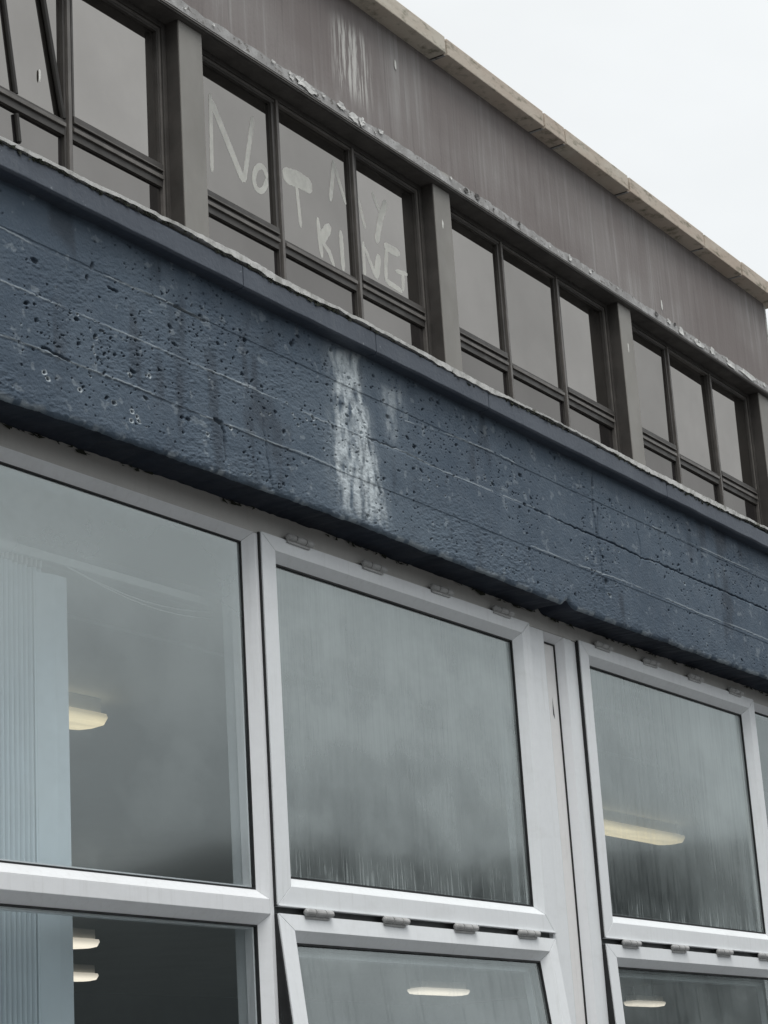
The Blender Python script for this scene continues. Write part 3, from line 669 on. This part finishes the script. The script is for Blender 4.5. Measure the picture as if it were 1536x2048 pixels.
rpart(MB().box(BX0, BX1-.002, 1.76, 7.5, 1.32, 3.60), 'wall_core', 'inwall')
rpart(MB().box(BX0, BX1, 1.64, 1.76, 1.31, 2.34), 'sill_wall', 'brown')
rpart(MB().box(BX0, .118, 1.645, 1.76, 2.34, 3.566), 'end_pier', 'brown')
rpart(MB().box(7.435, BX1-.001, 1.66, 1.76, 2.34, 3.566), 'end_pier', 'pillar')
# soffit and rail under the wall
rpart(MB().box(BX0, BX1, 1.622, 1.76, ZS, 3.599), 'soffit', 'rail')
rpart(MB().box(BX0, BX1, 1.6135, 1.6215, ZS+.001, ZR), 'edge_rail', 'rail', bevel=.001)
rpart(MB().box(BX0, BX1, 1.609, 1.6132, ZS+.0075, ZS+.012), 'edge_lip', 'bronze_hi')
# peeling ledge strip
xs = np.arange(BX0, BX1, .012); vs = []; fs = []
for x_ in xs:
    A = np.array([x_]); zt = 3.632+.010*(vnoise(A, A*0, 11, 1, 510)[0]-.5)+.010*(vnoise(A, A*0, 37, 1, 511)[0]-.5)
    yb_ = 1.6115+.002*(vnoise(A, A*0, 25, 1, 512)[0]-.5)
    vs += [(x_, 1.619, ZR+.0005), (x_, yb_, ZR+.0005), (x_, yb_+.0015, (ZR+zt)/2+.004*(vnoise(A, A*0, 50, 1, 513)[0]-.5)), (x_, yb_+.003, zt), (x_, 1.6225, zt+.002)]
for i_ in range(len(xs)-1):
    for j_ in range(4): fs.append((i_*5+j_, i_*5+j_+1, (i_+1)*5+j_+1, (i_+1)*5+j_))
st = rpart(MB().add(vs, fs), 'ledge_strip', 'strip'); tag(st, 'light grey peeling ledge strip below the brown wall')
rf = random.Random(21); mb = MB(); mbd = MB()
spots = [(2.474, .02), (2.66, .05), (2.73, .07), (2.95, .05), (3.04, .05), (3.10, .04), (3.25, .03), (3.95, .03), (4.05, .03), (4.94, .03), (5.9, .03), (6.05, .03), (6.2, .05), (6.42, .10), (6.60, .05), (6.85, .08), (7.1, .18)]
spots += [(1.9+5.6*rf.random(), .008+.022*rf.random()**2) for _ in range(30)]
for cx, s in spots:
    n = rf.randint(9, 14); cz = 3.605+.022*rf.random(); zz = min(.024, s*(.25+.25*rf.random())+.004)
    rim = []
    for k in range(n):
        a_ = 2*math.pi*k/n+rf.uniform(-.2, .2); q_ = rf.uniform(.55, 1.15)
        rim.append((cx+math.cos(a_)*s*.75*q_, 1.6088+rf.uniform(-.003, .0005), min(3.642, max(3.588, cz+math.sin(a_)*zz*q_))))
    c0 = (cx, 1.6098, cz); tgt = mb if rf.random() < .72 or s > .03 else mbd
    tgt.add([c0]+rim+[(p[0], p[1]+.0012, p[2]) for p in rim], [(0, 1+k, 1+(k+1) % n) for k in range(n)]+[(1+k, 1+n+k, 1+n+(k+1) % n, 1+(k+1) % n) for k in range(n)])
tag(rpart(mb, 'paint_flakes', 'flake'), 'curling white paint flakes along the ledge', kind='stuff')
tag(rpart(mbd, 'bare_patches', 'rail'), 'dark bare patches where the paint has gone', kind='stuff')
# coping stones
jx = [BX0, -.82, .09, 1.0, 1.91, 2.823, 3.7365, 4.6463, 4.8633, 5.5616, 6.4919, 7.0, 7.60]
for i_, (a_, b_) in enumerate(zip(jx[:-1], jx[1:])):
    dy = random.uniform(-.002, .002); dz = random.uniform(-.002, .002)
    mb = MB().prism([(1.5343+dy, 4.178+dz), (1.5343+dy, 4.262+dz), (1.60, 4.272+dz), (1.95, 4.285+dz), (1.95, 4.178+dz)], a_+.008, b_-.008, 'x')
    rpart(mb, 'coping_stone', 'coping', bevel=.004)
rpart(MB().box(BX0+.01, 7.59, 1.556, 1.94, 4.183, 4.20), 'mortar_bed', 'rail')
# downpipe-pale drip under coping joint ends
for jx_ in jx[5:-1]:
    rpart(MB().box(jx_-.006, jx_+.006, 1.545, 1.618, 4.1745, 4.1772), 'soffit_joint', 'strip')

# pillars
PB, PX, PW = 1.7939, .119, .139
for k in range(5):
    x0 = PX+PB*k
    p = rpart(MB().box(x0, x0+PW, 1.638, 1.76, 2.30, ZS-.0005), 'pillar', 'pillar', bevel=.003)
    p['label'] = 'grey-brown flat pillar between window bays'
    rpart(MB().box(x0-.004, x0-.0005, 1.6425, 1.70, 2.32, ZS-.001), 'pillar_cheek_shade', 'bronze')  # dark sheet: recess shade put onto the pillar's left side
rpart(MB().box(.26, 7.295, 1.60, 1.76, 2.31, 2.345), 'upper_sill', 'bronze_hi')

# window bays
XM, MM = .8295, .5439
yG = 1.722
LK = {}
for k in range(4):
    x0, x1 = PX+PB*k+PW+.0005, PX+PB*(k+1)-.0045; m1, m2 = XM+PB*k, XM+PB*k+MM
    z0, z1, zt = 2.346, ZS-.001, 2.926
    wb_ = rpart(ring(MB(), x0, x1, z0, z1, .022, 1.698, 1.745), 'strip_window', 'bronze', bevel=.001); LK[k] = wb_
    tag(wb_, ('bronze window bay with two dark slanting bars at the top left corner', 'bronze window bay bearing the pale hand-painted letters', 'bronze window bay between second and third pillars in view', 'bronze window bay at the far right')[k])
    rpart(ring(MB(), x0+.0222, x1-.0222, z0+.0222, z1-.0222, .011, 1.706, 1.74), 'inner_stop', 'bronze_hi', wb_, bevel=.0008)
    for mx_ in (m1, m2):
        rpart(MB().box(mx_-.015, mx_+.001, 1.699, 1.74, z0+.001, z1-.012), 'mullion', 'bronze_hi', wb_, bevel=.001)
        rpart(MB().box(mx_-.028, mx_-.0155, 1.709, 1.74, z0+.034, z1-.034), 'mullion_stop', 'bronze', wb_, bevel=.001)
        rpart(MB().box(mx_+.0015, mx_+.014, 1.709, 1.74, z0+.034, z1-.034), 'mullion_stop', 'bronze', wb_, bevel=.001)
    cols = [(x0+.033, m1-.0282), (m1+.0142, m2-.0282), (m2+.0142, x1-.033)]
    for j, (a_, b_) in enumerate(cols):
        rpart(MB().box(a_-.001, b_+.001, 1.700, 1.74, zt-.008, zt+.007), 'transom', 'bronze_hi', wb_, bevel=.001)
        rpart(MB().box(a_, b_, 1.709, 1.74, zt-.036, zt-.0085), 'transom_stop', 'bronze', wb_, bevel=.001)
        rpart(MB().box(a_, b_, 1.709, 1.74, zt+.0075, zt+.022), 'transom_stop', 'bronze', wb_, bevel=.001)
        zg0, zg1 = zt+.0222, z1-.0335
        if j != 1:                   # opening sash frame
            sf = ring(MB(), a_+.0005, b_-.0005, zg0+.0005, zg1-.0005, .010, 1.7075, 1.735); sf.box(a_+.001, b_-.001, 1.7015, 1.7345, zg0+.0006, zg0+.030)
            rpart(sf, 'sash_frame', 'bronze', wb_, bevel=.0008)
            rpart(MB().box(a_+.002, b_-.002, 1.698, 1.7012, zg0+.002, zg0+.006), 'sash_lip', 'bronze_hi', wb_)
        # panes, each a hair out of true
        tl = random.uniform(-.004, .004)*(k != 1); tx = random.uniform(-.006, .006)*(k != 1)
        def pane(za, zb_, mat):
            vs = []
            for yy_ in (0, .006):
                for (xx_, zz_) in ((a_-.004, za-.004), (b_+.004, za-.004), (b_+.004, zb_+.004), (a_-.004, zb_+.004)):
                    vs.append((xx_, yG+yy_+tl*(zz_-zt)*2+tx*(xx_-a_), zz_))
            rpart(MB().add(vs, [(0, 1, 2, 3), (4, 7, 6, 5), (0, 4, 5, 1), (1, 5, 6, 2), (2, 6, 7, 3), (3, 7, 4, 0)]), 'pane', mat, wb_)
        pane(zg0, zg1, 'mirror'); pane(z0+.034, zt-.0365, 'mirror2')

# lettering painted on the glass of the second bay
def ribbon(pts, w, y):
    P = [Vector((p[0], p[1])) for p in pts]; Q = []
    for a_, b_ in zip(P[:-1], P[1:]):
        n = max(2, int((b_-a_).length/.012))
        Q += [a_+(b_-a_)*(t/n) for t in range(n)]
    Q.append(P[-1]); vs = []; fs = []; n = len(Q)
    for i_, p in enumerate(Q):
        d = (Q[min(i_+1, n-1)]-Q[max(i_-1, 0)]).normalized(); nn = Vector((-d.y, d.x))
        end = min(1, .45+i_/3, .45+(n-1-i_)/3); ww = w*end*random.uniform(.95, 1.05)
        for yy_ in (y, y+.00005):
            vs += [(p.x+nn.x*ww, yy_, p.y+nn.y*ww), (p.x-nn.x*ww, yy_, p.y-nn.y*ww)]
    for i_ in range(n-1):
        b = i_*4; fs += [(b, b+4, b+5, b+1), (b+2, b+3, b+7, b+6), (b, b+2, b+6, b+4), (b+1, b+5, b+7, b+3)]
    fs += [(0, 1, 3, 2), ((n-1)*4, (n-1)*4+2, (n-1)*4+3, (n-1)*4+1)]
    return vs, fs
cur = None; mb = None
groups = []
for (ch, pts, w_) in LETTERS:
    if not groups or groups[-1][0] != ch: groups.append((ch, []))
    groups[-1][1].append((pts, w_))
for ch, strokes in groups:
    for q_, (pts, w_) in enumerate(strokes):
        vs, fs = ribbon(pts, w_*.00185, yG-.0006+.00008*q_)
        o = rpart(MB().add(vs, fs), 'painted_stroke', 'letter', LK[1]); o['label'] = 'pale brush stroke of the letter ' + ch

# dark bars in the top left bay
rpart(MB().tube([(1.040, 1.7165, 3.40), (1.0589, 1.7165, 3.2756), (1.1124, 1.7165, 2.9530)], .0085, 8), 'slanting_bar', 'rod', LK[0])
rpart(MB().tube([(1.1138, 1.7165, 2.879), (1.1262, 1.7165, 2.782), (1.1267, 1.7165, 2.776)], [.0085, .0085, .005], 8), 'slanting_bar', 'rod', LK[0])
rpart(MB().tube([(1.215, 1.712, 3.53), (1.2515, 1.712, 3.3648), (1.3346, 1.712, 2.9877), (1.345, 1.712, 2.953)], .010, 8), 'slanting_bar', 'rod', LK[0])
# bird droppings
def splat(x_, y_, z_, w_, h_, par=None):
    vs = []; n = 10
    for k in range(n):
        a_ = 2*math.pi*k/n; q_ = random.uniform(.7, 1.1); vs.append((x_+math.cos(a_)*w_*q_, y_, z_+math.sin(a_)*h_*q_))
    vs.append((x_, y_-.0012, z_)); rpart(MB().add(vs, [(k, (k+1) % n, n) for k in range(n)]), 'bird_dropping', 'splat', par)
splat(1.235, 1.7185, 3.075, .006, .032, LK[0]); splat(3.765, 1.6372, 3.39, .007, .022); splat(5.57, 1.6372, 3.34, .008, .03); splat(3.42, 1.6165, 4.02, .008, .028); splat(6.0, 1.6165, 3.70, .010, .03)

# ================================================================ things in the room
def lamp(x, y, z, L, label, lens):
    t = empty('ceiling_light', (x, y, z)); tag(t, label, 'lamp', 'batten lights in the room')
    body = MB().box(-L/2, L/2, -.055, .055, -.055, 0)
    b = body.build('housing', M_['white_plastic'], t, bevel=.004)
    prof = [(-.072, -.056), (-.078, -.072), (-.058, -.098), (0, -.102), (.058, -.098), (.078, -.072), (.072, -.056)]
    mb = MB(); n = len(prof); vs = []
    stn = [(-L/2-.01, .9), (-L/2+.05, 1), (L/2-.05, 1), (L/2+.01, .9)]
    for (xx, s) in stn:
        for (p, q) in prof: vs.append((xx, p*(.7+.3*s), -.056+(q+.056)*s))
    fs = [(i_*n+j, i_*n+j+1, (i_+1)*n+j+1, (i_+1)*n+j) for i_ in range(len(stn)-1) for j in range(n-1)]
    fs += [tuple(range(n)), tuple(range((len(stn)-1)*n, len(stn)*n))[::-1]]
    mb.add(vs, fs).build('lens', M_[lens], t, smooth=False)
    for s in (-1, 1):
        if z < 1.0: MB().tube([(s*L*.35, 0, 0), (s*L*.35, 0, 1.099-z)], .004, 6).build('drop_rod', M_['white_plastic'], t)
    return t
lamp(1.36, 2.22, 1.099, 1.3, 'yellowish batten light beside the pale blue blind in the upper pane', 'lens')
lamp(6.18, 2.30, 1.099, 1.5, 'long yellow batten light blurred behind the partly fogged window', 'lens')
lamp(4.65, 5.08, .75, 1.3, 'pale batten light upper of two beside the blind in the dark lower pane', 'lens2')
lamp(6.3, 6.5, .75, 1.3, 'small pale batten light lower of two in the dark lower pane', 'lens2')
lamp(11.12, 6.41, .75, .7, 'pale batten light seen through the tilted lower window', 'lens2')
lamp(15.24, 6.6, .75, .6, 'pale batten light seen through the lower window at the right', 'lens2')

vb = empty('vertical_blind', (-.5, .16, -1.2)); tag(vb, 'pale blue vertical blind gathered at the left of the large pane', 'blind')
def vpart(mb, name, mat, **k):
    o = mb.build(name, M_[mat], vb, **k); o.location = (.5, -.16, 1.2); return o
xs_ = np.arange(-1.60, -.528, .0138)
for i_, x_ in enumerate(xs_):
    prof = []
    for k in range(7):
        t_ = -1+2*k/6; prof.append((x_+t_*.0049, .168-.008*(1-t_*t_)-.003*t_))
    prof += [(p, q+.0012) for p, q in prof[::-1]]
    vpart(MB().prism(prof, -1.2, .676+random.uniform(-.002, .002), 'z'), 'slat', 'blind', smooth=False)
    vpart(MB().box(x_-.002, x_+.003, .157, .166, .676, .692), 'hook', 'white_plastic', bevel=.002)
prof = [(-.556, .162), (-.505, .151), (-.4685, .152), (-.4685, .1535), (-.505, .1525), (-.556, .1635)]
vpart(MB().prism(prof, -1.2, .668, 'z'), 'slat', 'blind')
vpart(MB().box(-1.69, .0, .150, .175, .693, .712), 'headrail', 'white_plastic', bevel=.003)
for dz in (0, .012):
    vpart(MB().tube([(-.47+.06*k, .148, .690-.028*math.sin(math.pi*min(1, k/9))-dz*k/6) for k in range(9)], .0013, 6), 'cord', 'white_plastic')
